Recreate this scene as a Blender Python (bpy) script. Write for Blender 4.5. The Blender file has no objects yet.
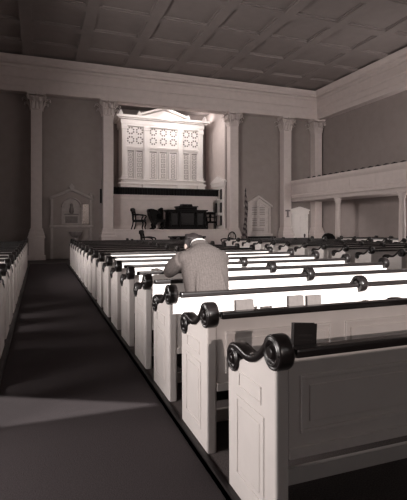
import bpy, bmesh, math, random
from mathutils import Vector, Matrix
random.seed(7)
C = bpy.context.scene.collection
sc = bpy.context.scene
PI = math.pi

# ---------------------------------------------------------------- camera, light, exposure
F, PSI, EYE = 442.0, math.radians(20.3), 1.52
cd = bpy.data.cameras.new('camera'); cam = bpy.data.objects.new('camera', cd); C.objects.link(cam)
cam.location = (0, 0, EYE); cam.rotation_euler = (PI/2, 0, -PSI)
cd.sensor_width = 36; cd.lens = F/500*36; cd.shift_y = -26/500; cd.clip_start = .05
sc.camera = cam
sc.view_settings.view_transform = 'Standard'; sc.view_settings.look = 'None'
sc.view_settings.exposure = 0.0; sc.view_settings.gamma = 1; sc.view_settings.use_curve_mapping = False
sc.cycles.use_denoising = True
sc.cycles.max_bounces = 6; sc.cycles.diffuse_bounces = 5

w = bpy.data.worlds.new('world'); sc.world = w; w.use_nodes = True
w.node_tree.nodes['Background'].inputs[0].default_value = (.92, .88, .86, 1)
w.node_tree.nodes['Background'].inputs[1].default_value = 1.15

SUN_DIR = Vector((.05, .95, -.27)).normalized()      # low sun through the windows behind the pews
sd = bpy.data.lights.new('sun', 'SUN'); sd.energy = 13; sd.angle = math.radians(.15); sd.color = (1, .96, .93)
so = bpy.data.objects.new('sun', sd); C.objects.link(so)
so.rotation_euler = SUN_DIR.to_track_quat('-Z', 'Y').to_euler(); so.location = (0, -8, 9)

def area(name, loc, aim, sx, sy, power, col=(1, .93, .90), spread=180):
    l = bpy.data.lights.new(name, 'AREA'); l.shape = 'RECTANGLE'; l.size = sx; l.size_y = sy; l.energy = power; l.color = col
    l.spread = math.radians(spread)
    o = bpy.data.objects.new(name, l); C.objects.link(o); o.location = loc
    d = Vector(aim) - Vector(loc)
    o.rotation_euler = d.to_track_quat('-Z', 'Y').to_euler(); return o
# area lights for daylight at the side windows, added fills, and the lamps hidden behind the chancel arch
for k, y in enumerate((2.7, 7.0, 11.0)):
    area('west_daylight_fill', (-2.36, y, 1.45), (0, y, 1.25), 2.0, 1.1, (115, 95, 30)[k])
area('west_daylight_fill', (-2.36, 9.0, 4.2), (12.5, 18, 2.8), 2.0, 1.6, 440, spread=100)  # added fill for the balcony; the wall has no opening here
for k, y in enumerate((0.0, 4.0, 8.0, 12.0)):
    area('daylight_east', (14.1, y, 5.2), (8, y+6, 3.6), 2.2, 2.0, (30, 50, 130, 150)[k])
for k, y in enumerate((7.4, 12.6)):                     # windows under the balcony
    area('daylight_east', (14.1, y, 1.75), (11, y+5, 1.7), 2.0, 1.5, (20, 60)[k])
area('balcony_fill', (12.47, 18.2, 2.712), (12.47, 18.7, 1.3), .1, 2.4, 60)  # added light without a fixture, brightens the lower front wall
area('chancel_lamp', (5.9, 20.58, 7.12), (5.9, 22.0, 5.2), 4.6, .2, 39)
area('chancel_lamp', (8.3, 22.4, 7.0), (8.3, 22.4, 8), .5, .6, 10)
area('chancel_lamp', (6.2, 20.7, 7.2), (8.7, 21.4, 4.5), 1.0, .25, 45)
area('chancel_lamp', (5.9, 20.6, 6.98), (5.9, 20.95, 1.6), 5.0, .2, 22)

# ---------------------------------------------------------------- picture coordinates to the place
def X_at(px, Y): return math.tan(math.atan((px-203.5)/F)+PSI)*Y
def Z_at(px, py, Y):
    X = X_at(px, Y); return EYE + (224-py)/F*(X*math.sin(PSI)+Y*math.cos(PSI))

# ---------------------------------------------------------------- materials
def mat(name, col, rough=.6, noise=0, scale=20, bump=0, spec=.3, stretch=None, coat=0, metal=0):
    m = bpy.data.materials.new(name); m.use_nodes = True
    nt = m.node_tree; b = nt.nodes['Principled BSDF']
    b.inputs['Roughness'].default_value = rough; b.inputs['Specular IOR Level'].default_value = spec
    b.inputs['Coat Weight'].default_value = coat; b.inputs['Metallic'].default_value = metal
    b.inputs['Base Color'].default_value = (*col, 1)
    if noise or bump:
        tc = nt.nodes.new('ShaderNodeTexCoord'); mp = nt.nodes.new('ShaderNodeMapping')
        nt.links.new(tc.outputs['Object'], mp.inputs[0])
        if stretch: mp.inputs['Scale'].default_value = stretch
        n = nt.nodes.new('ShaderNodeTexNoise'); n.inputs['Scale'].default_value = scale; n.inputs['Detail'].default_value = 4
        nt.links.new(mp.outputs[0], n.inputs['Vector'])
        if noise:
            r = nt.nodes.new('ShaderNodeValToRGB')
            r.color_ramp.elements[0].position = .3; r.color_ramp.elements[1].position = .7
            r.color_ramp.elements[0].color = (*[c*(1-noise) for c in col], 1)
            r.color_ramp.elements[1].color = (*[min(1, c*(1+noise)) for c in col], 1)
            nt.links.new(n.outputs['Fac'], r.inputs[0]); nt.links.new(r.outputs[0], b.inputs['Base Color'])
        if bump:
            bp = nt.nodes.new('ShaderNodeBump'); bp.inputs['Strength'].default_value = bump; bp.inputs['Distance'].default_value = .01
            nt.links.new(n.outputs['Fac'], bp.inputs['Height']); nt.links.new(bp.outputs[0], b.inputs['Normal'])
    return m
PAINT = mat('white_paint', (.74, .69, .665), .45, .03, 6)
TRIM = mat('cream_trim', (.58, .505, .48), .55, .04, 5)
WALL = mat('grey_wall_paint', (.27, .228, .215), .8, .05, 3)
CEIL = mat('ceiling_paint', (.24, .205, .195), .8, .04, 3)
ORG = mat('organ_paint', (.80, .755, .73), .5, .02, 8)
FRET = mat('fret_paint', (.36, .32, .305), .8, .05, 12)
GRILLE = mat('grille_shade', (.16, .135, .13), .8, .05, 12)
EBONY = mat('dark_wood', (.012, .0095, .0095), .28, .3, 9, spec=.5, stretch=(1, 6, 6), coat=.25)
BLACK = mat('black_wood', (.005, .004, .004), .5, .25, 8, spec=.14)
CURT = mat('dark_curtain', (.008, .0065, .0068), .9, .3, 30)
CARPET = mat('carpet', (.068, .058, .060), .95, .35, 160, .5, spec=.05)
CARPET2 = mat('grey_carpet', (.14, .12, .117), .95, .35, 120, .4, spec=.05)
KERB = mat('kerb_wood', (.022, .018, .018), .45, .2, 14)
SEATW = mat('seat_wood', (.035, .029, .028), .5, .2, 10)
STONE = mat('marble_tablet', (.50, .44, .42), .5, .08, 7)
STONEM = mat('grey_marble', (.33, .285, .27), .5, .09, 7)
STONED = mat('dark_marble', (.20, .17, .165), .4, .2, 9)
LETTER = mat('carved_lines', (.22, .19, .18), .7, .1, 30)
BRASS = mat('brass', (.55, .46, .42), .22, .1, 9, metal=1)
BOOKD = mat('dark_book_cloth', (.014, .011, .011), .4, .2, 30)
BOOKL = mat('pale_book_cloth', (.11, .095, .09), .7, .12, 40)
PAGE = mat('book_pages', (.3, .27, .255), .9, .1, 60, stretch=(1, 1, 30))
GLASS = mat('window_glass', (.02, .018, .018), .12, .1, 4, spec=.6)
DARKM = mat('dark_metal', (.03, .026, .026), .4, .2, 12)
HINGE = mat('dull_stone', (.16, .135, .13), .6, .15, 9)
SKIN = mat('skin', (.26, .205, .185), .55, .06, 25)
HAIR = mat('dark_hair', (.022, .017, .017), .55, .45, 60, .5, stretch=(4, 1, 1))
SHIRT = mat('white_shirt', (.5, .47, .455), .8, .03, 30)
TROUS = mat('dark_trousers', (.05, .043, .042), .9, .2, 60)
SHOE = mat('black_leather', (.01, .008, .008), .3, .2, 20)
def tweed():
    m = mat('herringbone_tweed', (.088, .075, .071), .95, .16, 70, .35, spec=.05)
    nt = m.node_tree; b = nt.nodes['Principled BSDF']; old = b.inputs['Base Color'].links[0].from_socket
    tc = nt.nodes.new('ShaderNodeTexCoord'); wv = nt.nodes.new('ShaderNodeTexWave'); wv.bands_direction = 'X'
    wv.inputs['Scale'].default_value = 14; wv.inputs['Distortion'].default_value = 1.2; wv.inputs['Detail Scale'].default_value = 2
    nt.links.new(tc.outputs['Object'], wv.inputs['Vector'])
    mx = nt.nodes.new('ShaderNodeMix'); mx.data_type = 'RGBA'; mx.blend_type = 'MULTIPLY'; mx.inputs[0].default_value = .10
    nt.links.new(old, mx.inputs[6]); nt.links.new(wv.outputs['Color'], mx.inputs[7]); nt.links.new(mx.outputs[2], b.inputs['Base Color'])
    return m
TWEED = tweed()
def stripes():
    m = mat('flag_cloth', (.5, .4, .4), .9)
    nt = m.node_tree; b = nt.nodes['Principled BSDF']
    tc = nt.nodes.new('ShaderNodeTexCoord'); wv = nt.nodes.new('ShaderNodeTexWave'); wv.bands_direction = 'DIAGONAL'
    wv.inputs['Scale'].default_value = 2.2; wv.inputs['Distortion'].default_value = 2.5
    nt.links.new(tc.outputs['Object'], wv.inputs['Vector'])
    r = nt.nodes.new('ShaderNodeValToRGB'); r.color_ramp.elements[0].position = .5; r.color_ramp.elements[1].position = .56
    r.color_ramp.elements[0].color = (.04, .03, .032, 1); r.color_ramp.elements[1].color = (.17, .145, .14, 1)
    nt.links.new(wv.outputs['Fac'], r.inputs[0]); nt.links.new(r.outputs[0], b.inputs['Base Color']); return m
FLAG = stripes()

# ---------------------------------------------------------------- mesh helpers
def new(): return bmesh.new()
def box(bm, x0, x1, y0, y1, z0, z1, bev=0):
    vs = [bm.verts.new(p) for p in ((x0,y0,z0),(x1,y0,z0),(x1,y1,z0),(x0,y1,z0),(x0,y0,z1),(x1,y0,z1),(x1,y1,z1),(x0,y1,z1))]
    fs = [bm.faces.new([vs[i] for i in f]) for f in ((3,2,1,0),(4,5,6,7),(0,1,5,4),(1,2,6,5),(2,3,7,6),(3,0,4,7))]
    if bev:
        es = {e for f in fs for e in f.edges}
        bmesh.ops.bevel(bm, geom=list(es), offset=bev, segments=2, affect='EDGES', profile=.6)
    return vs
def prism(bm, pts, axis, a0, a1, bev=0, seg=2):
    """pts are (u,v): axis x -> (y,z); y -> (x,z); z -> (x,y)"""
    def P(u, v, a): return {'x': (a, u, v), 'y': (u, a, v), 'z': (u, v, a)}[axis]
    A = [bm.verts.new(P(u, v, a0)) for u, v in pts]; B = [bm.verts.new(P(u, v, a1)) for u, v in pts]
    n = len(pts); fs = [bm.faces.new(A), bm.faces.new(B[::-1])]
    for i in range(n): fs.append(bm.faces.new((A[i], B[i], B[(i+1) % n], A[(i+1) % n])))
    bmesh.ops.recalc_face_normals(bm, faces=fs)
    if bev:
        es = set(fs[0].edges) | set(fs[1].edges)
        bmesh.ops.bevel(bm, geom=list(es), offset=bev, segments=seg, affect='EDGES', profile=.5)
def ring_faces(bm, rings, cap=True, smooth=True):
    fs = []
    for a, b in zip(rings, rings[1:]):
        n = len(a)
        for i in range(n):
            f = bm.faces.new((a[i], a[(i+1) % n], b[(i+1) % n], b[i])); f.smooth = smooth; fs.append(f)
    if cap:
        fs.append(bm.faces.new(rings[0][::-1])); fs.append(bm.faces.new(rings[-1]))
    bmesh.ops.recalc_face_normals(bm, faces=fs)
def lathe(bm, prof, c=(0, 0, 0), axis='z', n=20, smooth=True):
    """prof: (radius, along)"""
    rings = []
    for r, h in prof:
        R = []
        for i in range(n):
            a = 2*PI*i/n; u, v = r*math.cos(a), r*math.sin(a)
            p = {'z': (u, v, h), 'x': (h, u, v), 'y': (u, h, v)}[axis]
            R.append(bm.verts.new((p[0]+c[0], p[1]+c[1], p[2]+c[2])))
        rings.append(R)
    ring_faces(bm, rings, smooth=smooth)
def tube(bm, pts, r, n=10, smooth=True):
    pts = [Vector(p) for p in pts]; rings = []
    rs = r if isinstance(r, (list, tuple)) else [r]*len(pts)
    up = None
    for i, p in enumerate(pts):
        t = (pts[min(i+1, len(pts)-1)] - pts[max(i-1, 0)]).normalized()
        if up is None:
            up = t.orthogonal().normalized()
        else:
            up = (up - t*up.dot(t)).normalized()
        s = t.cross(up)
        rings.append([bm.verts.new(p + (up*math.cos(2*PI*k/n) + s*math.sin(2*PI*k/n))*rs[i]) for k in range(n)])
    ring_faces(bm, rings, smooth=smooth)
def ellipsoid(bm, c, r, rot=None, nu=20, nv=12):
    M = rot or Matrix.Identity(3); rings = []
    for j in range(nv+1):
        th = PI*(.02 + .96*j/nv)
        rings.append([bm.verts.new(Vector(c) + M @ Vector((r[0]*math.sin(th)*math.cos(2*PI*i/nu), r[1]*math.sin(th)*math.sin(2*PI*i/nu), -r[2]*math.cos(th)))) for i in range(nu)])
    ring_faces(bm, rings)
def bend(pts, k=5):
    """Catmull-Rom through pts"""
    P = [Vector(p) for p in pts]; P = [P[0]*2-P[1]] + P + [P[-1]*2-P[-2]]; out = []
    for i in range(1, len(P)-2):
        for s in range(k):
            t = s/k; a, b, c, d = P[i-1:i+3]
            out.append(.5*((2*b) + (c-a)*t + (2*a-5*b+4*c-d)*t*t + (3*b-a-3*c+d)*t**3))
    out.append(P[-2]); return out
def obj(name, bm, m, parent=None, smooth=False, loc=None):
    me = bpy.data.meshes.new(name); bm.to_mesh(me); bm.free(); me.materials.append(m)
    o = bpy.data.objects.new(name, me); C.objects.link(o)
    if parent: o.parent = parent
    if loc: o.location = loc
    return o
def tag(o, label, cat, group=None):
    o['label'] = label; o['category'] = cat
    if group: o['group'] = group
    return o
def thing(name, label, cat, loc=(0, 0, 0), rz=0, group=None):
    o = bpy.data.objects.new(name, None); C.objects.link(o); o.location = loc; o.rotation_euler = (0, 0, rz)
    o.empty_display_size = .1
    return tag(o, label, cat, group)
def struct(name, bm, m, parent=None):
    o = obj(name, bm, m, parent)
    if not parent: o['kind'] = 'structure'
    return o
def children(o): return [c for c in bpy.data.objects if c.parent == o]
def copy_tree(o, parent=None, kids=None):
    c = o.copy(); C.objects.link(c)
    if parent: c.parent = parent
    for ch in (children(o)): copy_tree(ch, c)
    return c

# ---------------------------------------------------------------- room shell
XL, XR, YR, YF, ZC = -2.4, 14.2, -4.0, 20.3, 8.4
CHL, CHR, CHB = 3.1, 8.72, 23.2       # chancel recess
bm = new(); box(bm, XL-.2, XR+.2, YR-.2, 23.5, -.2, 0); struct('floor', bm, SEATW)
bm = new(); box(bm, -.36, .955, YR+.05, 17.8, 0, .012); struct('floor_carpet', bm, CARPET)
for k, (a, b, y0, y1) in enumerate(((1.0, 4.9, 0.9, 17.2), (-2.4, -.35-.05, 0.9, 17.2), (6.9, 10.8, .9, 17.2), (12.15, 14.2, .9, 17.2))):
    bm = new(); box(bm, a-.04, min(b+.04, XR), y0, y1, 0, .05); o = struct('floor_platform', bm, CARPET2)
    bm = new()
    if a > 0: box(bm, a-.04, a-.005, y0, y1, 0, .062, .008)
    if b < 14: box(bm, b+.005, b+.05, y0, y1, 0, .062, .008)
    struct('trim_%d' % (k+1), bm, KERB)
# front wall with the chancel opening
bm = new()
box(bm, XL, CHL, YF, YF+.2, 0, 8.7); box(bm, CHR, XR, YF, YF+.2, 0, 8.7); box(bm, CHL, CHR, YF, YF+.2, 7.05, 8.7)
struct('wall_front', bm, WALL)
bm = new(); box(bm, CHL-.2, CHL, YF+.2, CHB, 0, 8.4); struct('wall_chancel_left', bm, TRIM)
bm = new(); box(bm, CHR, CHR+.2, YF+.2, CHB, 0, 8.4); struct('wall_chancel_right', bm, TRIM)
bm = new(); box(bm, CHL-.2, CHR+.2, CHB, CHB+.2, 0, 8.4); struct('wall_chancel_back', bm, WALL)
bm = new(); box(bm, CHL-.2, CHR+.2, YF+.2, CHB+.2, 7.55, 7.8); struct('ceiling_chancel', bm, CEIL)
# side and rear walls with tall window openings
def wall_open(name, axis, a, th, u0, u1, z1, holes):
    bm = new(); holes = sorted(holes); u = u0
    def B(p, q, za, zb):
        if axis == 'x': box(bm, min(a, a+th), max(a, a+th), p, q, za, zb)
        else: box(bm, p, q, min(a, a+th), max(a, a+th), za, zb)
    for (p, q, za, zb) in holes:
        B(u, p, 0, z1)
        if za > 0: B(p, q, 0, za)
        B(p, q, zb, z1); u = q
    B(u, u1, 0, z1); return struct(name, bm, WALL)
west = [(y-1.0, y+1.0, .9, 2.0) for y in (2.7, 7, 11)]
east = [(y-1.1, y+1.1, 4.2, 6.2) for y in (0, 4, 8, 12)]
rear = [(-.9, .63, 2.1, 2.5), (.63, 5.1, 2.1, 4.65)]  # small one added for the carpet wedge; both unseen, sized to steer the sun
wall_open('wall_left', 'x', XL, -.2, YR, YF, 8.7, west)
wall_open('wall_right', 'x', XR, .2, YR, YF, 8.7, east)   # the low lights under the balcony are glazed flush below
wall_open('wall_rear', 'y', YR, -.2, XL, XR, 8.7, rear)
# opaque panes put in to stop stray sun at the side windows
PANE = mat('opaque_pane', (.75, .72, .70), .6, .04, 5)
for k, (p, q, za, zb) in enumerate(west):
    bm = new(); box(bm, XL-.14, XL-.10, p, q, za, zb); box(bm, XL-.16, XL-.06, (p+q)/2-.03, (p+q)/2+.03, za, zb); struct('window_%d' % (k+2), bm, PANE)
for k, (p, q, za, zb) in enumerate(east):
    bm = new(); box(bm, XR+.10, XR+.14, p, q, za, zb); box(bm, XR+.06, XR+.16, (p+q)/2-.03, (p+q)/2+.03, za, zb); struct('window_%d' % (k+6), bm, PANE)
for k, y in enumerate((7.4, 12.6)):
    bm = new(); box(bm, XR-.05, XR, y-1.05, y+1.05, .95, 2.55); box(bm, XR-.07, XR, y-.03, y+.03, .95, 2.55); struct('window_%d' % (k+11), bm, PANE)
bm = new(); prism(bm, [(-.92, 2.09), (.60, 2.09), (.60, 2.174), (-.92, 2.174)], 'y', YR-.04, YR-.01)  # unseen mask added: its slit shapes the sun wedge on the carpet
prism(bm, [(-.92, 2.388), (.60, 2.174), (.60, 2.52), (-.92, 2.52)], 'y', YR-.04, YR-.01)
box(bm, .60, 5.12, YR-.04, YR-.01, 2.09, 2.53); box(bm, .60, .64, YR-.04, YR-.01, 2.53, 2.6)  # added blank keeps direct sun off the nearest pews
struct('window_10', bm, WALL)
TINT = bpy.data.materials.new('dimming_sheet'); TINT.use_nodes = True
_t = TINT.node_tree.nodes.new('ShaderNodeBsdfTransparent'); _t.inputs[0].default_value = (.27, .255, .25, 1)
TINT.node_tree.links.new(_t.outputs[0], TINT.node_tree.nodes['Material Output'].inputs[0])
bm = new(); box(bm, .59, 5.12, YR-.028, YR-.02, 2.53, 2.84); struct('window_13', bm, TINT)  # added unseen sheet that dims the sun on the second pew row
# coffered ceiling
bm = new(); box(bm, XL-.2, XR+.2, YR-.25, YF+.2, 8.52, 8.8)
xs = [7.85 + 2.05*i for i in range(-5, 4)]; ys = [20.15 - 1.8*i for i in range(14)]
for x in xs:
    box(bm, x-.30, x+.08, YR, YF, 8.43, 8.57); box(bm, x-.36, x+.14, YR, YF, 8.48, 8.57)
for y in ys:
    box(bm, XL, XR, y-.30, y+.08, 8.432, 8.57); box(bm, XL, XR, y-.36, y+.14, 8.482, 8.57)
struct('ceiling', bm, CEIL)
# entablature: profile (distance out from the wall, z)
ent = [(-.02, 7.05), (.40, 7.05), (.40, 7.28), (.43, 7.28), (.43, 7.55), (.46, 7.55), (.46, 7.60), (.49, 7.63), (.42, 7.66), (.42, 8.02),
       (.47, 8.05), (.50, 8.12), (.68, 8.14), (.68, 8.24), (.72, 8.26), (.78, 8.36), (.80, 8.43), (-.02, 8.43)]
bm = new(); prism(bm, [(YF-d, z) for d, z in ent], 'x', XL, XR); struct('trim_5', bm, TRIM)
bm = new(); prism(bm, [(XR-d, z) for d, z in ent], 'y', YR, YF-.1); struct('trim_6', bm, TRIM)
bm = new(); prism(bm, [(XL+d, z) for d, z in ent], 'y', YR, YF); struct('trim_7', bm, TRIM)
# the deep soffit of the chancel arch
bm = new(); box(bm, CHL, CHR, 19.92, 20.5, 7.02, 7.06); box(bm, CHL, CHR, 20.1, 20.16, 6.98, 7.03); struct('trim_8', bm, TRIM)
bm = new(); box(bm, CHR+.2, XR, YF-.06, YF, 0, .3, .01); struct('baseboard_front', bm, TRIM)

# ---------------------------------------------------------------- pilasters
def leafy_capital(bm, w, z0, z1, cy):
    h = z1-z0
    def tier(za, zb, wa, wb):
        a = [bm.verts.new((sx*wa, cy+sy*wa, za)) for sx, sy in ((-1,-1),(1,-1),(1,1),(-1,1))]
        b = [bm.verts.new((sx*wb, cy+sy*wb, zb)) for sx, sy in ((-1,-1),(1,-1),(1,1),(-1,1))]
        ring_faces(bm, [a, b], smooth=False)
    tier(z0, z0+h*.8, w, w*1.22)
    tier(z0+h*.86, z1, w*1.5, w*1.58)
    lathe(bm, [(w*1.16, z0-.03), (w*1.22, z0-.01), (w*1.16, z0+.02)], (0, cy, 0), n=16)
    def leaf(x, y, z, dx, dy, L, wd):
        # a curling acanthus leaf
        px, py = -dy, dx; rows = []
        for t, out, up, ws in ((0, .0, 0, .8), (.35, .10, .40, 1), (.65, .24, .72, .95), (.88, .48, .92, .7), (1, .68, .84, .35), (1.05, .72, .68, .12)):
            c = Vector((x+dx*out*L*1.0, y+dy*out*L*1.0, z+up*L))
            rows.append([bm.verts.new(c + Vector((px, py, 0))*wd*ws*s + Vector((dx, dy, 0))*(.02-.03*abs(s))) for s in (-1, -.45, 0, .45, 1)])
        for a, b in zip(rows, rows[1:]):
            for i in range(4):
                f = bm.faces.new((a[i], a[i+1], b[i+1], b[i])); f.smooth = True
    for row, (z, L, k) in enumerate(((z0, h*.46, 3), (z0+h*.16, h*.60, 2))):
        for dx, dy in ((0,-1),(1,0),(-1,0)):
            for i in range(k):
                s = (i-(k-1)/2)/(k)*2*w*1.0
                leaf(dx*w*(1.02+.1*row) + (s if dx == 0 else 0), cy+dy*w*(1.02+.1*row) + (s if dy == 0 else 0), z, dx, dy, L, w*.30)
    for sx in (-1, 1):
        for sy in (-1, 1):
            d = Vector((sx, sy, 0)).normalized()
            pts = []
            for i in range(15):
                a = i/14*3.6*PI; r = .105*h*2*(1-i/16)
                pts.append(Vector((sx*w*1.30, cy+sy*w*1.30, z0+h*.70)) + d*(r*math.cos(a+PI)) + Vector((0, 0, r*math.sin(a+PI)*.8)))
            tube(bm, pts, .022, 6)
            tube(bm, bend([(sx*w*.5, cy+sy*w*1.1, z0+h*.35), (sx*w*.9, cy+sy*w*1.2, z0+h*.7), (sx*w*1.25, cy+sy*w*1.28, z0+h*.8)], 4), .02, 6)
    lathe(bm, [(.01, z1-.13), (.06, z1-.1), (.06, z1-.02)], (0, cy-w*1.45, 0), n=10)
def make_pilaster(x, depth=.22, label='', wid=.22, ped=True):
    p = thing('pilaster', label, 'pilaster', (x, 20.1, 0)); p['kind'] = 'structure'
    bm = new()
    if ped:
        box(bm, -.36, .36, -.36, .2, 0, .18, .01); box(bm, -.31, .31, -.31, .2, .18, .92); box(bm, -.35, .35, -.35, .2, .92, 1.0, .015); box(bm, -.33, .33, -.33, .2, 1.0, 1.05)
        obj('pedestal', bm, TRIM, p); bm = new()
    for w0, za, zb in ((.31, 1.05, 1.16), (.285, 1.16, 1.22), (.27, 1.22, 1.30), (.25, 1.30, 1.34)):
        box(bm, -w0, w0, -w0, .2, za, zb, .02)
    obj('base', bm, TRIM, p)
    bm = new()
    box(bm, -.222, .222, -.222, .2, 1.34, 6.45, .012)
    obj('shaft', bm, TRIM, p)
    bm = new(); leafy_capital(bm, .235, 6.36, 7.05, 0); obj('capital', bm, TRIM, p)
    return p
c1 = make_pilaster(2.85, label='tall pilaster with leafy capital, on the aisle side of the organ recess')
c2 = make_pilaster(8.97, label='tall pilaster with leafy capital between the organ recess and the flag')
c3 = make_pilaster(11.98, label='tall pilaster with leafy capital where the balcony begins, cross on its pedestal')
c4 = make_pilaster(13.86, label='pilaster in the corner behind the balcony')
c5 = make_pilaster(-.14, label='tall pilaster near the corner beyond the pews across the carpeted aisle')

# ---------------------------------------------------------------- chancel: stage, choir loft, organ
bm = new()
box(bm, CHL, CHR, 19.95, CHB, 0, 1.2); box(bm, CHL, CHR, 19.90, CHB, 1.2, 1.265, .01); box(bm, CHL, CHR, 19.93, 19.96, .95, 1.1)
struct('floor_stage', bm, TRIM)
bm = new(); box(bm, 1.9, 10.0, 17.75, 19.9, 0, .25, .01); struct('floor_lower_stage', bm, CARPET2)

loft = thing('choir_loft', 'cream panelled choir loft front hung with a black curtain, below the organ', 'choir loft', (5.9, 21.0, 1.265))
bm = new()
box(bm, -2.62, 2.40, 0, .12, 0, 1.50); box(bm, -2.62, 2.62, -.02, .12, 1.5, 1.66); box(bm, -2.68, 2.66, -.05, .88, 1.60, 1.66, .01); box(bm, -2.62, 2.62, .12, .88, 1.50, 1.6)
box(bm, -2.64, 2.44, -.04, .12, 1.40, 1.5, .012); box(bm, -2.64, 2.43, -.03, .12, 0, .16, .012)
box(bm, -2.63, 2.42, -.02, .12, 1.2, 1.23)
box(bm, -2.62, -2.5, .12, .88, 0, 1.5); box(bm, 2.28, 2.40, .12, .88, 0, 1.5)
obj('front', bm, TRIM, loft)
bm = new(); pts = []
n = 220
for i in range(n+1):
    x = -2.68 + 5.34*i/n; pts.append((x, -.075-.022*math.sin(i*1.9)-.012*math.sin(i*.7)))
pts += [(2.66, -.03), (-2.68, -.03)]
prism(bm, pts, 'z', 1.66, 1.985); obj('curtain', bm, CURT, loft)
bm = new(); tube(bm, [(-2.7, -.075, 1.99), (2.68, -.075, 1.99)], .022, 10); obj('curtain_rail', bm, DARKM, loft)

org = thing('organ_case', 'white pipe organ case with pediment and pierced panels, filling the recess', 'organ', (5.92, 21.9, 2.925))
HW = 2.13; Z = lambda z: z-2.925
bm = new(); box(bm, -HW+.04, HW-.04, .12, 1.2, 0, Z(6.6)); box(bm, -HW, HW, .02, .13, 0, Z(3.74)); box(bm, -HW, HW, .02, .13, Z(5.2), Z(5.48)); box(bm, -HW, HW, .02, .13, Z(6.42), Z(6.62))
obj('casing', bm, ORG, org)
bm = new()
box(bm, -HW-.16, HW+.16, -.16, .2, Z(3.5), Z(3.58), .015); box(bm, -HW-.04, HW+.04, -.06, .2, Z(3.58), Z(3.72), .01); box(bm, -HW-.14, HW+.14, -.16, .2, Z(3.72), Z(3.78), .015)
for x in (-2.01, -.90, .90, 2.01): box(bm, x-.2, x+.2, -.14, .02, Z(3.3), Z(3.6), .015)
obj('base_moulding', bm, ORG, org)
bm = new(); box(bm, -HW, HW, -.03, .1, Z(5.30), Z(5.36), .01); box(bm, -HW, HW, -.05, .1, Z(5.36), Z(5.40), .01); obj('string_course', bm, ORG, org)
for x in (-2.01, -.90, .90, 2.01):
    bm = new(); box(bm, x-.12, x+.12, -.06, .1, Z(3.78), Z(6.35), .012); box(bm, x-.15, x+.15, -.09, .1, Z(6.22), Z(6.40), .015)
    box(bm, x-.15, x+.15, -.09, .1, Z(3.78), Z(3.92), .012); box(bm, x-.07, x+.07, -.072, 0, Z(3.98), Z(5.25), .008)
    obj('pilaster', bm, ORG, org)
bm = new()
box(bm, -HW-.02, HW+.02, -.06, 1.2, Z(6.40), Z(6.50)); box(bm, -HW-.05, HW+.05, -.09, 1.2, Z(6.50), Z(6.72)); box(bm, -HW-.18, HW+.18, -.20, 1.2, Z(6.72), Z(6.78), .01); box(bm, -HW-.30, HW+.30, -.30, 1.2, Z(6.78), Z(6.90), .02)
obj('cornice', bm, ORG, org)
bm = new()
prism(bm, [(-1.2, Z(6.90)), (1.2, Z(6.90)), (0, Z(7.30))], 'y', -.08, .5)
for s in (-1, 1):
    prism(bm, [(s*1.34, Z(6.90)), (s*1.34, Z(6.99)), (0, Z(7.46)), (0, Z(7.34))], 'y', -.28, .5, .01)
box(bm, -.14, .14, -.26, .2, Z(7.40), Z(7.54), .02)
obj('pediment', bm, ORG, org)
for x in (-2.2, -1.28, 1.28, 2.2):
    bm = new(); prism(bm, [(x-.10, Z(6.90)), (x+.10, Z(6.90)), (x+.09, Z(7.0)), (x+.03, Z(7.12)), (x, Z(7.16)), (x-.03, Z(7.12)), (x-.09, Z(7.0))], 'y', -.2, .0, .012)
    obj('finial', bm, ORG, org)
bays = [(-1.90, -1.01, 2), (-.79, .79, 3), (1.01, 1.90, 2)]
for a, b, k in bays:
    # upper frieze of rosettes, in two rows
    bm = new(); box(bm, a, b, .03, .10, Z(5.48), Z(6.42)); wdt = (b-a)/k
    obj_last = obj('rosette_panel', bm, ORG, org)
    rp = obj_last
    for i in range(k):
        for j in range(2):
            bm = new(); cx, cz = a+wdt*(i+.5), Z(5.72+.46*j)
            for q in range(8):
                t = 2*PI*(q+.5)/8; u, v = cx+.155*math.cos(t), cz+.155*math.sin(t)
                prism(bm, [(u+.05*math.cos(t+b), v+.05*math.sin(t+b)) for b in (PI/4, 3*PI/4, 5*PI/4, 7*PI/4)], 'y', .018, .04)
            obj('rosette', bm, GRILLE, rp)
    # tall grille panels
    for i in range(k):
        p0, p1 = a+wdt*i+.05, a+wdt*(i+1)-.05
        bm = new(); box(bm, p0, p1, .10, .118, Z(3.82), Z(5.28)); g = obj('grille_panel', bm, GRILLE, org)
        bm = new()
        q0, q1 = p0+.035, p1-.035
        box(bm, q0, q1, .06, .10, Z(3.84), Z(5.14))
        obj('panel_board', bm, ORG, g)
        bm = new()
        for j in range(5):
            cz = Z(3.98+.255*j); cx = (q0+q1)/2
            for (u0, u1, v0, v1) in ((-.105, .105, -.105, -.07), (-.105, .105, .07, .105), (-.105, -.07, -.07, .07), (.07, .105, -.07, .07), (-.03, .03, -.03, .03)):
                box(bm, cx+u0, cx+u1, .046, .062, cz+v0, cz+v1)
        obj('square_fret', bm, FRET, g)
        bm = new(); box(bm, p0-.03, p0+.015, -.005, .1, Z(3.8), Z(5.3)); box(bm, p1-.015, p1+.03, -.005, .1, Z(3.8), Z(5.3)); obj('panel_frame', bm, ORG, g)

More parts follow.
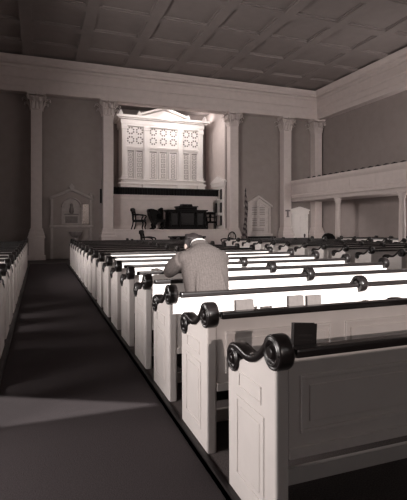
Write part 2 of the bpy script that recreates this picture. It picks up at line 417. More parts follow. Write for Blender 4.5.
# pedimented window on the side wall of the chancel
wn = thing('window_1', '', 'window', (CHR, 21.2, 0)); wn['kind'] = 'structure'; del wn['category']; del wn['label']
bm = new()
for y, wd in ((-.80, .28), (-.12, .26), (.52, .28)): box(bm, -.07, 0, y, y+wd, 1.3, 3.45)
for z in (1.3, 1.95, 2.62, 3.3): box(bm, -.06, 0, -.75, .80, z, z+.15)
box(bm, -.12, 0, -.85, .9, 3.45, 3.62, .01)
prism(bm, [(-.95, 3.62), (1.0, 3.62), (1.0, 3.70), (.02, 3.98), (-.95, 3.70)], 'x', -.14, 0, .01)
box(bm, -.1, 0, -.9, .95, 1.2, 1.3, .01)
obj('window_frame', bm, PAINT, wn)
bm = new(); box(bm, -.02, -.005, -.7, .75, 1.35, 3.4); obj('window_pane', bm, GLASS, wn)

# ---------------------------------------------------------------- door and tablets on the front wall
dX = 13.3
dr = bpy.data.objects.new('door_1', None); C.objects.link(dr); dr.location = (12.92, YF, 0); dr['kind'] = 'structure'
bm = new()
for s in (-1, 1): box(bm, s*.45-.06, s*.45+.06, -.1, 0, 0, 2.2, .008)
box(bm, -.56, .56, -.12, 0, 2.05, 2.22, .01); prism(bm, [(-.6, 2.22), (.6, 2.22), (.6, 2.28), (0, 2.44), (-.6, 2.28)], 'y', -.15, 0, .01)
obj('door_casing', bm, PAINT, dr)
bm = new(); box(bm, -.4, .4, -.05, -.01, 0, 2.05)
for s in (-.2, .2):
    for z0, z1 in ((.2, .85), (.98, 1.5), (1.6, 1.95)):
        box(bm, s-.14, s+.14, -.065, -.04, z0, z1, .01)
obj('door_panel', bm, PAINT, dr)
bm = new(); box(bm, .27, .35, -.075, -.05, .8, 1.0, .006); lathe(bm, [(.015, -.13), (.04, -.12), (.04, -.09), (.015, -.075)], (.31, 0, .93), 'y', 12); obj('door_handle', bm, DARKM, dr)

def pentagon(w, z0, zs, za): return [(-w, z0), (w, z0), (w, zs), (0, za), (-w, zs)]
tb = thing('wall_tablet', 'pale gabled marble wall tablet with carved text, behind the furled flag', 'tablet', (10.46, YF, 0))
bm = new(); prism(bm, pentagon(.72, .95, 2.42, 2.86), 'y', -.10, 0, .012); obj('slab', bm, STONE, tb)
bm = new()
for s in (-1, 1):
    prism(bm, [(s*.78, 2.38), (s*.78, 2.48), (0, 2.98), (0, 2.86)], 'y', -.18, 0, .01)
    box(bm, s*.60-.035, s*.60+.035, -.14, -.02, 1.08, 2.35, .01)
    prism(bm, [(s*.58, 2.33), (s*.58, 2.39), (0, 2.74), (0, 2.67)], 'y', -.13, 0, .008)
box(bm, -.78, .78, -.2, 0, .90, 1.02, .015)
obj('frame', bm, STONE, tb)
for cx, cz, n_ in ((-.22, 2.2, 5), (.22, 2.2, 5), (-.22, 1.62, 5), (.22, 1.62, 5), (0, 1.36, 2)):
    bm = new(); W_ = .15 if n_ == 5 else .33
    for r in range(n_):
        box(bm, cx-W_, cx+W_, -.104, -.098, cz-.18+r*.085-.016, cz-.18+r*.085+.016)
    obj('carved_text', bm, LETTER, tb)
bm = new(); lathe(bm, [(.13, -.115), (.15, -.1)], (0, 0, 2.52), 'y', 14); 
for s in (-1, 1): tube(bm, bend([(s*.05, -.105, 2.46), (s*.2, -.11, 2.5), (s*.3, -.105, 2.42)], 4), .02, 6)
obj('wreath', bm, STONE, tb)

tl = thing('wall_monument', 'gabled marble wall monument with an arched niche beside the pews at the aisle end', 'monument', (1.30, YF, 0))
bm = new(); prism(bm, pentagon(.86, 0, 2.62, 3.02), 'y', -.08, 0, .012); obj('slab', bm, WALL, tl)
bm = new()
for s in (-1, 1):
    prism(bm, [(s*.92, 2.58), (s*.92, 2.68), (0, 3.10), (0, 2.97)], 'y', -.18, 0, .01)
    box(bm, s*.82-.05, s*.82+.05, -.16, 0, 0, 2.6, .01)
    box(bm, s*.40-.03, s*.40+.03, -.14, -.02, 1.5, 2.25, .01)
box(bm, -.92, .92, -.2, 0, 1.36, 1.46, .015)
prism(bm, [(-.08, 3.05), (.08, 3.05), (.12, 3.15), (0, 3.3), (-.12, 3.15)], 'y', -.16, -.02, .01)
lathe(bm, [(.07, 2.68), (.09, 2.74), (.03, 2.9)], (.82, -.1, 0), n=10)
obj('frame', bm, STONEM, tl)
bm = new()
arch = [(.36*math.cos(a), 2.25+.36*math.sin(a)) for a in [PI*i/14 for i in range(15)]] + [(-.36, 1.5), (.36, 1.5)]
prism(bm, arch, 'y', -.10, -.02); o = obj('niche', bm, STONEM, tl)
bm = new(); tube(bm, [(.40*math.cos(PI*i/16), -.12, 2.25+.40*math.sin(PI*i/16)) for i in range(17)], .035, 8); obj('arch_moulding', bm, STONEM, tl)
bm = new(); box(bm, -.30, .30, -.125, -.1, 1.92, 1.97, .01); lathe(bm, [(.05, 1.97), (.1, 2.05), (.09, 2.18), (.06, 2.3), (.07, 2.38), (.03, 2.43)], (0, -.13, 0), n=12); box(bm, -.26, .26, -.125, -.1, 1.56, 1.86, .01); obj('relief_carving', bm, HINGE, tl)
bm = new(); box(bm, .47, .74, -.10, -.075, 1.52, 2.4, .008); o = obj('polished_plaque', bm, BRASS, tl); o['label'] = 'polished brass plaque catching the light'

fn = thing('baptismal_font', 'dark stone font bowl on a pedestal below the arched wall monument', 'font', (1.42, 19.75, 0))
bm = new(); lathe(bm, [(.02, .92), (.12, .94), (.22, 1.04), (.27, 1.15), (.28, 1.2), (.24, 1.2), (.2, 1.12), (.02, 1.05)], n=24); obj('bowl', bm, STONED, fn)
bm = new(); lathe(bm, [(.26, 0), (.26, .08), (.14, .14), (.09, .4), (.08, .7), (.13, .88), (.12, .94)], n=20); obj('stem', bm, STONED, fn)

bm = new()
box(bm, -.035, .035, -.10, 0, -.32, .32, .012); box(bm, -.03, .03, -.12, -.08, .2, .28, .01)
o = tag(obj('column_loudspeaker', bm, BLACK, None, loc=(2.565, YF, 2.78)), 'narrow black box loudspeaker on the wall beside the pilaster, near the organ recess', 'loudspeaker')

cr = thing('wall_cross', 'small dark T-shaped cross ornament on the pilaster beneath the balcony corner', 'cross', (11.98, 19.875, 1.9))
bm = new(); box(bm, -.045, .045, -.04, .02, 0, .36, .008); box(bm, -.13, .13, -.045, .02, .27, .35, .008); box(bm, -.07, .07, -.05, .02, -.03, .02, .006); obj('cross', bm, HINGE, cr)

# ---------------------------------------------------------------- balcony
bal = thing('balcony', 'cream side balcony with moulded parapet carried on round columns along the wall', 'balcony', (12.2, 20.0, 0)); bal['kind'] = 'structure'
bp = [(0, 2.86), (.0, 2.98), (.05, 3.02), (.05, 3.50), (.02, 3.54), (-.02, 3.60), (-.04, 3.66), (-.04, 3.74), (.2, 3.74), (.2, 2.68), (.10, 2.68), (.06, 2.80), (.02, 2.84)]
bm = new(); prism(bm, bp, 'y', -.02, -22.5)
for k in range(14):
    y = -.35-1.55*k; box(bm, .035, .06, y-1.2, y, 3.12, 3.42, .008)
obj('parapet', bm, TRIM, bal)
bm = new(); box(bm, .15, 1.99, -22.5, .28, 2.72, 2.92); obj('deck', bm, TRIM, bal)
bm = new(); box(bm, .3, 1.99, -22.5, .28, 2.92, 2.93); obj('deck_carpet', bm, CARPET, bal)
for y in (-3.7, -7.4, -11.1):
    bm = new(); lathe(bm, [(.2, 0), (.2, .1), (.15, .14), (.13, .22), (.12, 1.2), (.105, 2.45), (.14, 2.5), (.12, 2.54), (.17, 2.62), (.17, 2.70)], (.18, y, 0), n=20); obj('support_column', bm, TRIM, bal)
# dark chairs behind the parapet
def gallery_chair():
    r = thing('gallery_chair', '', 'chair', (12.75, 18.9, 2.93), 0, 'dark chairs on the balcony')
    bm = new(); box(bm, -.2, .22, -.2, .2, .42, .47, .015); obj('seat', bm, BLACK, r)
    bm = new(); prism(bm, [(-.2, .46), (.2, .46), (.21, .88), (.13, .98), (0, 1.01), (-.13, .98), (-.21, .88)], 'x', .19, .24, .012); obj('backrest', bm, BLACK, r)
    for x in (-.17, .19):
        for y in (-.17, .17):
            bm = new(); box(bm, x-.018, x+.018, y-.018, y+.018, 0, .43); obj('leg', bm, BLACK, r)
    return r
gc = gallery_chair(); kids = None
ORD = ['first', 'second', 'third', 'fourth', 'fifth', 'sixth', 'seventh', 'eighth', 'ninth', 'tenth', 'eleventh', 'twelfth', 'thirteenth', 'fourteenth', 'fifteenth', 'sixteenth', 'seventeenth']
gcl = [gc] + [copy_tree(gc) for _ in range(15)]
for i, o in enumerate(gcl):
    o.location = (12.72, 19.4-.45*i, 2.93)
    o['label'] = 'dark round-topped chair behind the balcony parapet, %s from the end wall' % ORD[i]

# ---------------------------------------------------------------- furniture of the chancel
def armchair(name, label, x, y, z, rz, group=None, H=1.05, hoop=False):
    r = thing(name, label, 'chair', (x, y, z), rz, group)
    bm = new(); box(bm, -.27, .27, -.27, .25, .40, .46, .02); box(bm, -.26, .26, -.26, .24, .34, .40); obj('seat', bm, BLACK, r)
    if hoop:
        bm = new(); pts = [(-.25, .26, .44)] + [(.28*math.cos(PI-a), .30, .74+.32*math.sin(a)) for a in [PI*i/12 for i in range(13)]] + [(.25, .26, .44)]
        tube(bm, bend(pts, 2), .034, 8); obj('back_hoop', bm, BLACK, r)
        for xx in (-.1, 0, .1):
            bm = new(); tube(bm, [(xx, .26, .44), (xx*1.05, .29, 1.02)], .016, 6); obj('spindle', bm, BLACK, r)
    else:
        for s in (-1, 1):
            bm = new(); tube(bm, bend([(s*.24, .23, .42), (s*.24, .25, .7), (s*.25, .31, H-.04)], 4), .034, 8); obj('back_post', bm, BLACK, r)
        bm = new(); prism(bm, [(-.29, H-.16), (.29, H-.16), (.30, H-.03), (.12, H+.01), (-.12, H+.01), (-.30, H-.03)], 'y', .27, .34, .012); obj('top_rail', bm, BLACK, r)
        bm = new(); prism(bm, [(-.07, .44), (.07, .44), (.05, .6), (.09, .75), (.06, H-.14), (-.06, H-.14), (-.09, .75), (-.05, .6)], 'y', .25, .29, .008); obj('splat', bm, BLACK, r)
        bm = new(); box(bm, -.25, .25, .23, .28, .66, .72, .01); obj('cross_rail', bm, BLACK, r)
    for s in (-1, 1):
        bm = new(); tube(bm, bend([(s*.26, .26, .68), (s*.28, .0, .70), (s*.29, -.22, .66), (s*.285, -.27, .60), (s*.27, -.22, .54), (s*.26, -.2, .42)], 4), .03, 8); obj('armrest', bm, BLACK, r)
        bm = new(); tube(bm, bend([(s*.23, -.22, .40), (s*.25, -.26, .25), (s*.23, -.22, .1), (s*.24, -.25, 0)], 4), [.04]*4+[.034]*5+[.028]*4, 8); obj('leg', bm, BLACK, r)
        bm = new(); tube(bm, bend([(s*.23, .21, .40), (s*.23, .24, .2), (s*.24, .31, 0)], 4), .03, 8); obj('leg', bm, BLACK, r)
    return r
armchair('armchair', 'black carved armchair on the stage, its arms toward the big carved pulpit', 4.36, 20.5, 1.265, math.radians(62), 'black armchairs', 1.0)
armchair('armchair', 'black carved armchair tucked against the far end of the carved pulpit', 7.98, 20.5, 1.265, math.radians(-12), 'black armchairs', 1.0).scale = (.86, .86, .86)
armchair('armchair', 'black armchair on the lower platform in front of the stage edge', 4.42, 18.9, .25, math.radians(62), 'black armchairs', 1.0)
armchair('hoop_back_chair', 'black hoop-backed armchair at the foot of the pilaster by the flag', 8.22, 18.9, .25, math.radians(200), None, 1.0, True).scale = (.85, .85, .85)

# carved settee (only its scrolled end shows) and the pulpit
st = thing('carved_settee', 'black settee with a high scrolled arm beside the carved pulpit', 'settee', (5.24, 20.6, 1.265), 0)
bm = new(); box(bm, -.15, .37, -.30, .30, .34, .48, .03); obj('seat', bm, BLACK, st)
bm = new()
prism(bm, [(-.22, .30), (-.33, .52), (-.40, .72), (-.42, .88), (-.36, .98), (-.22, .97), (-.02, .90), (.10, .80), (.16, .66), (.06, .72), (-.06, .72), (-.08, .62), (.0, .5), (.1, .34)], 'y', -.28, .28, .02)
lathe(bm, [(.1, -.31), (.1, .31)], (-.33, 0, .88), 'y', 16)
obj('armrest', bm, BLACK, st)
bm = new(); prism(bm, [(.0, .46), (.37, .46), (.37, 1.04), (.28, 1.06), (.16, 1.0), (.05, .8)], 'y', .2, .3, .02); obj('backrest', bm, BLACK, st)
for x in (-.12, .34):
    for y in (-.24, .24):
        bm = new(); tube(bm, bend([(x+.05, y, .36), (x-.06, y, .2), (x-.02, y, .1), (x-.16, y, .0)], 4), [.07]*5+[.055]*4+[.045]*4, 8); obj('leg', bm, BLACK, st)
pu = thing('pulpit', 'massive black carved pulpit with stepped cornice, in the middle of the stage', 'pulpit', (6.66, 20.48, 1.265)); pu.scale = (1, 1, .91)
bm = new(); box(bm, -.94, .94, -.25, .35, .10, .92); box(bm, -1.0, 1.0, -.32, .4, 0, .10, .015); box(bm, -.96, .96, -.28, .38, .10, .16, .01); obj('body', bm, BLACK, pu)
bm = new(); box(bm, -.97, .97, -.30, .40, .90, .96, .012); box(bm, -1.02, 1.02, -.36, .42, .96, 1.03, .015); obj('cornice', bm, BLACK, pu)
bm = new(); box(bm, -.45, .45, -.38, .3, 1.03, 1.16, .02); box(bm, -.50, .50, -.42, .32, 1.16, 1.22, .015); prism(bm, [(-.28, 1.22), (.26, 1.22), (.22, 1.33), (-.24, 1.33)], 'y', -.3, .2, .015); obj('reading_desk', bm, BLACK, pu)
for x in (-.88, -.42, .42, .88):
    bm = new(); lathe(bm, [(.075, .16), (.075, .22), (.055, .25), (.06, .5), (.05, .8), (.075, .83), (.075, .90)], (x, -.28, 0), n=14); obj('colonnette', bm, BLACK, pu)
for a, b in ((-.80, -.51), (-.33, .33), (.51, .80)):
    bm = new(); box(bm, a, b, -.275, -.24, .24, .84, .012); box(bm, a+.06, b-.06, -.29, -.27, .32, .76, .012); obj('carved_panel', bm, EBONY, pu)

ct = thing('communion_table', 'long dark table on the lower platform below the pulpit', 'table', (6.15, 18.75, .25))
bm = new(); box(bm, -.78, .78, -.35, .35, .66, .73, .012); obj('tabletop', bm, BLACK, ct)
bm = new(); box(bm, -.72, .72, -.3, .3, .50, .66); obj('apron', bm, BLACK, ct)
for x in (-.66, .66):
    for y in (-.26, .26):
        bm = new(); lathe(bm, [(.045, 0), (.05, .05), (.03, .1), (.05, .3), (.03, .45), (.05, .5)], (x, y, 0), n=12); obj('leg', bm, BLACK, ct)

for (x, wd, lab) in ((10.05, .34, 'low dark bench beneath the pale marble tablet, next to the flag'), (10.75, .36, 'low dark bench beneath the pale marble tablet, nearer the balcony')):
    b = thing('bench', lab, 'bench', (x, 19.7, 0)); 
    bm = new(); box(bm, -wd, wd, -.18, .18, .78, .9, .012); obj('seat', bm, BLACK, b)
    for s in (-1, 1):
        bm = new(); box(bm, s*(wd-.06)-.03, s*(wd-.06)+.03, -.15, .15, 0, .78); obj('leg', bm, BLACK, b)

fl = thing('flag', 'striped flag hanging furled on a spear-topped pole before the marble tablet', 'flag', (9.30, 19.3, 0))
bm = new(); lathe(bm, [(.2, 0), (.2, .04), (.08, .08), (.04, .16), (.03, .2)], n=18); obj('stand', bm, DARKM, fl)
bm = new(); tube(bm, [(0, 0, .1), (0, 0, 2.98)], .018, 10); obj('pole', bm, SEATW, fl)
bm = new(); lathe(bm, [(.02, 2.96), (.035, 3.0), (.015, 3.04), (.045, 3.1), (.002, 3.28)], n=10); obj('spearhead', bm, DARKM, fl)
bm = new(); rings = []
for k in range(26):
    t = k/25; z = 2.95-2.5*t; r = .03+.06*min(1, t*1.6)+.02*math.sin(t*9)
    rings.append([bm.verts.new((.05*math.sin(t*6)+r*(1+.35*math.sin(5*a+t*5))*math.cos(a), r*(1+.35*math.sin(5*a+t*5))*math.sin(a)*.8, z)) for a in [2*PI*i/30 for i in range(30)]])
ring_faces(bm, rings); obj('furled_cloth', bm, FLAG, fl)

rc = thing('tub_chair', 'black round-backed chair showing above the pews under the balcony', 'chair', (11.65, 16.0, 0), math.radians(-30))
bm = new(); box(bm, -.26, .26, -.05, .45, .36, .48, .04); obj('seat', bm, BLACK, rc)
bm = new(); prism(bm, [(-.3, .4), (.3, .4), (.31, .8), (.27, .98), (.16, 1.1), (0, 1.14), (-.16, 1.1), (-.27, .98), (-.31, .8)], 'y', -.14, -.03, .03, 3); obj('backrest', bm, BLACK, rc)
for x in (-.22, .22):
    for y in (0, .4):
        bm = new(); tube(bm, [(x, y, 0), (x, y, .38)], [.02, .03], 8); obj('leg', bm, BLACK, rc)

# ---------------------------------------------------------------- pews
Y0, PITCH = 1.76, .88
def scroll_mesh(x0, x1):
    bm = new(); cB, rB, cS, rS = (.02, .934), .083, (.46, .785), .072
    # ribbon from the big volute over the dip to the small one
    top = [(-.062, .93), (-.05, .975), (-.012, 1.005), (.03, 1.013), (.075, .995), (.112, .955), (.15, .918), (.19, .888), (.24, .866), (.295, .860), (.345, .868), (.40, .876), (.455, .873), (.505, .855), (.535, .815), (.535, .775)]
    P = [(p.x, p.y) for p in bend([(a, b, 0) for a, b in top], 4)]
    inn = []
    for i, (a, b) in enumerate(P):
        q, s = P[max(i-1, 0)], P[min(i+1, len(P)-1)]
        tx, tz = s[0]-q[0], s[1]-q[1]; l = math.hypot(tx, tz)
        inn.append((a + tz/l*.038, b - tx/l*.038))
    rings = []
    for (a, b), (c, d) in zip(P, inn):
        e = .010
        rings.append([bm.verts.new(v) for v in ((x0+e, a, b), (x1-e, a, b), (x1, a+(c-a)*.3, b+(d-b)*.3), (x1, c, d), (x0, c, d), (x0, a+(c-a)*.3, b+(d-b)*.3))])
    ring_faces(bm, rings)
    for (cy, cz), r in ((cB, rB), (cS, rS)):
        e = .012
        lathe(bm, [(r*.30, x0-.012), (r*.36, x0-.006), (r*.40, x0+.006), (r*.55, x0+.010), (r*.62, x0-.002), (r*.72, x0-.004), (r*.80, x0+.012), (r*.86, x0+.002), (r*.95, x0+.001), (r, x0+e),
                   (r, x1-e), (r*.95, x1-.001), (r*.86, x1-.002), (r*.80, x1-.012), (r*.72, x1+.004), (r*.62, x1+.002), (r*.55, x1-.010), (r*.40, x1-.006), (r*.36, x1+.006), (r*.30, x1+.012)], (0, cy, cz), 'x', 28)
    return bm
def end_mesh(x0, x1):
    bm = new()
    prof = [(0, .05), (.535, .05), (.545, .70), (.53, .735), (.47, .745), (.40, .79), (.33, .82), (.27, .825), (.21, .84), (.16, .87), (.11, .90), (.06, .92), (0, .91)]
    prism(bm, prof, 'x', x0, x1, .014, 3)
    for s, xa, xb in ((-1, x0-.005, x0+.004), (1, x1-.004, x1+.005)):
        def frame(y0, y1, z0, z1, t=.022):
            for (a, b, c, d) in ((y0, y1, z0, z0+t), (y0, y1, z1-t, z1), (y0, y0+t, z0+t, z1-t), (y1-t, y1, z0+t, z1-t)):
                box(bm, xa, xb, a, b, c, d, .004)
            box(bm, xa+.002 if s < 0 else xa, xb if s < 0 else xb-.002, y0+.05, y1-.05, z0+.05, z1-.05, .006) if z1-z0 > .2 else None
        frame(.11, .43, .16, .60); frame(.14, .40, .645, .735, .014)
    return bm
def make_pew(L, label, group, divider, x0, ymid):
    r = thing('pew', label, 'pew', (x0, ymid, 0), 0, group)
    spots = [0.0, L-.07] + ([divider] if divider else [])
    em = sm = None
    for x in spots:
        if em is None:
            e = obj('end_panel', end_mesh(0, .07), PAINT, r); em = e.data
            s = obj('scroll_arm', scroll_mesh(-.014, .064), EBONY, e); sm = s.data
        else:
            e = bpy.data.objects.new('end_panel', em); C.objects.link(e); e.parent = r
            s = bpy.data.objects.new('scroll_arm', sm); C.objects.link(s); s.parent = e
        e.location = (x, 0, 0)
    bm = new(); box(bm, .07, L-.07, .006, .034, .44, .905)
    k = max(1, round(L/1.0)); sp = (L-.14)/k
    for i in range(k):
        a, b = .07+sp*i+.06, .07+sp*(i+1)-.06; t = .02
        for (p, q, u, v) in ((a, b, .55, .57), (a, b, .80, .82), (a, a+t, .57, .80), (b-t, b, .57, .80)):
            box(bm, p, q, -.008, .01, u, v, .004)
        box(bm, a+.05, b-.05, -.002, .01, .60, .77, .004)
    box(bm, .07, L-.07, -.004, .01, .44, .49, .003)
    obj('back_panel', bm, PAINT, r)
    bm = new(); box(bm, .10, L-.07, -.018, .055, .903, .946, .012); obj('top_rail', bm, EBONY, r)
    bm = new(); box(bm, .07, L-.07, .034, .46, .43, .46, .008); box(bm, .07, L-.07, .42, .45, .20, .43); obj('seat', bm, SEATW, r)  # deep dark riser stands in for the shade under the seat
    bm = new(); box(bm, .07, L-.07, .034, .125, .80, .818, .004); box(bm, .07, L-.07, .034, .05, .78, .80); obj('book_ledge', bm, PAINT, r)
    bm = new(); box(bm, .07, L-.07, .40, .43, .05, .14, .004); obj('foot_board', bm, PAINT, r)
    return r
def row_block(x0, x1, rows, divider, where, group):
    first = None
    for n in rows:
        lab = 'white pew with dark scrolls %s, %s row from the camera' % (where, ORD[n])
        if first is None:
            first = make_pew(x1-x0, lab, group, divider, x0, Y0+PITCH*n)
        else:
            o = copy_tree(first); o.location = (x0, Y0+PITCH*n, 0); o['label'] = lab
NR = 17
row_block(1.0, 4.9, range(NR), 1.92, 'beside the carpeted aisle', 'pews of the block beside the carpeted aisle')
row_block(6.9, 10.8, range(5, NR), 1.92, 'beyond the middle aisle', 'pews beyond the middle aisle')
row_block(12.2, 14.15, range(11, NR), None, 'beneath the balcony', 'pews under the balcony')
row_block(-2.35, -.40, range(2, NR), None, 'across the carpeted aisle', 'pews across the carpeted aisle')

# ---------------------------------------------------------------- hymn books
def book(name, label, x, y, z, w_, h_, t_, m, rz, lean, group):
    r = thing(name, label, 'book', (x, y, z), 0, group); r.rotation_euler = (lean, math.radians(4) if m is BOOKD else 0, rz)
    bm = new(); box(bm, -w_/2, w_/2, 0, .004, 0, h_, .0015); box(bm, -w_/2, w_/2, t_-.004, t_, 0, h_, .0015); box(bm, -w_/2-.002, -w_/2+.004, 0, t_, 0, h_, .0015); obj('cover', bm, m, r)
    bm = new(); box(bm, -w_/2+.004, w_/2-.004, .004, t_-.004, .004, h_-.004); obj('pages', bm, PAGE, r)
    if m is BOOKD:
        bm = new(); box(bm, -w_*.3, w_*.3, -.0008, .0005, h_*.70, h_*.74); box(bm, -w_*.3, w_*.3, -.0008, .0005, h_*.60, h_*.62); o = obj('cover_tooling', bm, KERB, r)
yb = Y0+.085
book('hymn_book', 'dark hymn book standing on the frontmost pew, next to its scroll arm', 1.205, Y0+.085, .827, .122, .207, .03, BOOKD, math.radians(-6), math.radians(-3), 'hymn books on the pews')
for px, wd, h, lab in ((245.5, .135, .185, 'pale hymn book alone on the second pew, nearest its big scroll'), (297, .125, .19, 'pale hymn book on the second pew, left one of a touching pair'), (315, .12, .185, 'pale hymn book on the second pew, right one of a touching pair')):
    y = Y0+PITCH+.075; book('hymn_book', lab, X_at(px, y), y, .82, wd, h, .03, BOOKL, math.radians(2), math.radians(-2), 'hymn books on the pews')

# ---------------------------------------------------------------- the praying man
def remesh(name, bm, voxel, m, parent, smooth=2, keep=None):
    me = bpy.data.meshes.new(name); bm.to_mesh(me); bm.free()
    o = bpy.data.objects.new('tmp', me); C.objects.link(o)
    r = o.modifiers.new('r', 'REMESH'); r.mode = 'VOXEL'; r.voxel_size = voxel; r.use_smooth_shade = True
    s = o.modifiers.new('s', 'SMOOTH'); s.iterations = smooth*3; s.factor = .5
    dg = bpy.context.evaluated_depsgraph_get(); dg.update()
    m2 = bpy.data.meshes.new_from_object(o.evaluated_get(dg)); m2.name = name
    bpy.data.objects.remove(o); m2.materials.clear(); m2.materials.append(m)
    for p in m2.polygons: p.use_smooth = True
    q = bpy.data.objects.new(name, m2); C.objects.link(q)
    if parent: q.parent = parent
    return q
def loft(bm, secs, n=28):
    """secs: centre, half width x, half depth (along tilted y), tilt of the ring about x"""
    rings = []
    for c, a, b, tl_ in secs:
        R = Matrix.Rotation(tl_, 3, 'X'); ring = []
        for i in range(n):
            t = 2*PI*i/n; cx = math.copysign(abs(math.cos(t))**.85, math.cos(t)); sy = math.copysign(abs(math.sin(t))**.85, math.sin(t))
            ring.append(bm.verts.new(Vector(c) + R @ Vector((a*cx, b*sy, 0))))
        rings.append(ring)
    ring_faces(bm, rings)
# local frame of the man: root on the platform below his hips
px0, py0 = 1.46, Y0+2*PITCH+.27
def V(x, y, z): return (x, y, z-.05)
HC = Vector(V(-.005, .455, 1.268))                                   # head centre, bowed forward
HR = Matrix.Rotation(math.radians(-48), 3, 'X') @ Matrix.Rotation(math.radians(8), 3, 'Y')
def H(x, y, z): return HC + HR @ Vector((x, y, z))                     # face looks along +y of the head
bm = new()
# torso, neck
loft(bm, [(V(0, .0, .47), .17, .12, 0), (V(0, .02, .60), .165, .115, -.1), (V(0, .05, .78), .15, .105, -.15), (V(0, .10, .98), .175, .115, -.25), (V(0, .17, 1.12), .19, .11, -.4), (V(0, .235, 1.215), .13, .085, -.6)])
tube(bm, [V(0, .22, 1.19), V(0, .32, 1.26), HC + Vector((0, -.02, -.01))], [.075, .066, .062], 16)
# head: cranium, jaw, nose, ears, brow
ellipsoid(bm, H(0, -.015, .035), (.078, .10, .095), HR); ellipsoid(bm, H(0, .03, -.045), (.060, .068, .075), HR)
ellipsoid(bm, H(0, .095, -.03), (.014, .022, .030), HR, 12, 8); ellipsoid(bm, H(0, .083, .02), (.05, .016, .014), HR, 14, 8); ellipsoid(bm, H(0, .082, -.075), (.026, .012, .010), HR, 12, 8); ellipsoid(bm, H(0, .07, -.105), (.026, .024, .020), HR, 12, 8)
for s in (-1, 1):
    ellipsoid(bm, H(s*.082, -.01, -.01), (.012, .022, .036), HR, 12, 8); ellipsoid(bm, H(s*.032, .085, .0), (.014, .008, .009), HR, 10, 6)
# arms: shoulder, elbow on the rail ahead, hands folded at the brow
ELB = {-1: Vector(V(-.215, .58, 1.0)), 1: Vector(V(.22, .58, 1.0))}
SHO = {s: Vector(V(s*.185, .20, 1.17)) for s in (-1, 1)}
WRI = {s: Vector(V(s*.05+.03, .64, 1.14)) for s in (-1, 1)}
for s in (-1, 1):
    tube(bm, bend([SHO[s], (SHO[s]+ELB[s])/2+Vector((s*.02, -.01, 0)), ELB[s]], 4), [.06, .058, .055, .052, .05, .047, .045, .043, .042], 14)
    tube(bm, bend([ELB[s], (ELB[s]+WRI[s])/2, WRI[s]], 4), [.042, .043, .043, .041, .039, .036, .033, .03, .027], 14)
    # hand: palm, four fingers curled over the other hand, thumb from the side
    W = WRI[s]; pal = W + Vector((-s*.012, -.02, .055))
    ellipsoid(bm, W + Vector((-s*.008, -.008, .035)), (.018, .034, .048), Matrix.Rotation(math.radians(18), 3, 'X'), 14, 8)
    for k, L in enumerate((.066, .074, .070, .056)):
        b0 = W + Vector((-s*.010, .018-.020*k, .066+.004*k))
        tube(bm, bend([b0, b0+Vector((-s*.008, -.010, L*.45)), b0+Vector((-s*.026, -.03, L*.62)), b0+Vector((-s*.036, -.046, L*.48))], 3), [.0095]*4+[.009]*3+[.0085]*2+[.0075], 8)
    tube(bm, bend([W+Vector((0, -.028, .018)), W+Vector((-s*.004, -.054, .045)), W+Vector((-s*.010, -.06, .078))], 3), [.013, .012, .0115, .011, .0105, .010, .009], 8)
# legs
for s in (-1, 1):
    hip, kn, an = Vector(V(s*.095, .03, .545)), Vector(V(s*.12, .46, .565)), Vector(V(s*.12, .47, .13))
    tube(bm, bend([hip, (hip+kn)/2+Vector((0, 0, .015)), kn], 4), [.088, .087, .085, .082, .078, .074, .069, .064, .06], 16)
    tube(bm, bend([kn, (kn+an)/2+Vector((0, -.012, .03)), an], 4), [.058, .058, .058, .056, .053, .048, .043, .038, .036], 16)
    ellipsoid(bm, an+Vector((0, .05, -.045)), (.042, .12, .032))
man = remesh('person', bm, .0065, SKIN, None, 1)
man.location = (px0, py0, .065)
tag(man, 'man in a grey herringbone jacket sitting with bowed head, elbows on the pew ahead', 'person')
# jacket
bm = new()
loft(bm, [(V(0, .005, .47), .195, .16, 0), (V(0, .015, .60), .195, .155, -.1), (V(0, .035, .75), .197, .145, -.15), (V(0, .07, .92), .212, .148, -.22), (V(0, .11, 1.05), .226, .145, -.32), (V(0, .145, 1.14), .228, .13, -.42), (V(0, .165, 1.195), .215, .115, -.5), (V(0, .185, 1.235), .175, .10, -.6), (V(0, .215, 1.262), .115, .085, -.75), (V(0, .24, 1.275), .09, .075, -.85)])
for s in (-1, 1):
    e = ELB[s]
    ellipsoid(bm, SHO[s]+Vector((-s*.012, -.03, .008)), (.078, .085, .08))
    mid = (SHO[s]+e)/2
    tube(bm, bend([SHO[s]+Vector((s*.005, -.01, 0)), mid+Vector((s*.03, -.005, -.005)), e+Vector((s*.005, 0, .01))], 5), [.088, .087, .086, .084, .081, .078, .075, .072, .069, .066, .062], 16)
    f1 = e + (WRI[s]-e)*.84
    tube(bm, bend([e+Vector((0, .0, .012)), (e+f1)/2+Vector((0, 0, .002)), f1], 4), [.062, .062, .061, .058, .055, .052, .049, .046, .044], 16)
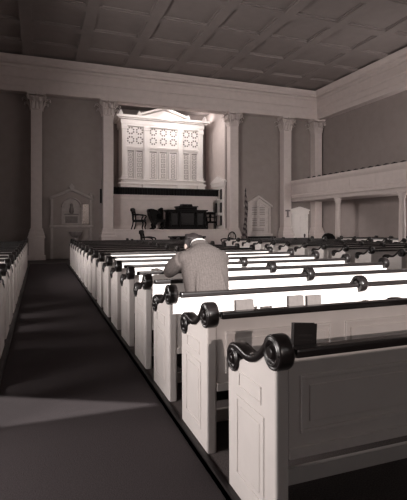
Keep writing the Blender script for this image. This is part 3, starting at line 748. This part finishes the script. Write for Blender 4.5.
# soft creases running down from the shoulders
for x0_, x1_ in ((-.10, -.16), (.08, .14), (-.02, -.03)):
    tube(bm, bend([V(x0_, .025, 1.15), V((x0_+x1_)/2, -.045, 1.0), V(x1_, -.10, .82)], 5), [.006, .012, .016, .018, .018, .018, .016, .015, .013, .010, .006], 8)
jk = remesh('jacket', bm, .011, TWEED, man, 2)
bm = new()
for i in range(2):
    pass
loft(bm, [(V(0, .222, 1.235), .105, .085, -.75), (V(0, .25, 1.262), .096, .08, -.8), (V(0, .27, 1.283), .0905, .075, -.85), (V(0, .292, 1.302), .087, .073, -.87)])
cl = remesh('jacket_collar', bm, .007, TWEED, jk, 1)
bm = new(); loft(bm, [(V(0, .255, 1.25), .092, .072, -.8), (V(0, .29, 1.295), .083, .07, -.85), (V(0, .312, 1.318), .078, .066, -.9)])
remesh('shirt_collar', bm, .006, SHIRT, man, 1)
bm = new()
for s in (-1, 1):
    e = ELB[s]; a = e+(WRI[s]-e)*.80; b = e+(WRI[s]-e)*.93
    tube(bm, [a, b], [.042, .040], 16)
obj('shirt_cuffs', bm, SHIRT, man)
# hair: cap over the back and crown
bm = new(); ellipsoid(bm, H(0, -.022, .045), (.086, .108, .098), HR); ellipsoid(bm, H(0, -.055, -.02), (.070, .062, .065), HR); ellipsoid(bm, H(.0, .035, .095), (.068, .06, .042), HR)
for k in range(16):
    a = -1.2+2.4*k/15; tube(bm, bend([H(.02*math.sin(a), .06, .13), H(.07*math.sin(a), -.02, .148-.02*abs(math.sin(a))), H(.085*math.sin(a), -.09, .085), H(.075*math.sin(a), -.115, .01)], 3), .009, 6)
remesh('hair', bm, .006, HAIR, man, 1)
bm = new()
loft(bm, [(V(0, .0, .46), .195, .15, 0), (V(0, .01, .56), .19, .145, 0), (V(0, .02, .62), .185, .135, 0)])
for s in (-1, 1):
    hip, kn, an = Vector(V(s*.095, .03, .545)), Vector(V(s*.12, .46, .565)), Vector(V(s*.12, .47, .15))
    tube(bm, bend([hip, (hip+kn)/2+Vector((0, 0, .015)), kn], 4), [.098, .098, .096, .093, .09, .086, .082, .077, .073], 16)
    tube(bm, bend([kn, (kn+an)/2+Vector((0, -.008, .03)), an], 4), [.073, .072, .071, .069, .066, .063, .062, .061, .060], 16)
remesh('trousers', bm, .011, TROUS, man, 1)
for s in (-1, 1):
    bm = new(); a = Vector(V(s*.12, .47, .13)); ellipsoid(bm, a+Vector((0, .055, -.045)), (.050, .14, .042)); tube(bm, [a+Vector((0, 0, -.04)), a+Vector((0, 0, .02))], [.048, .046], 12)
    remesh('shoe', bm, .008, SHOE, man, 1)
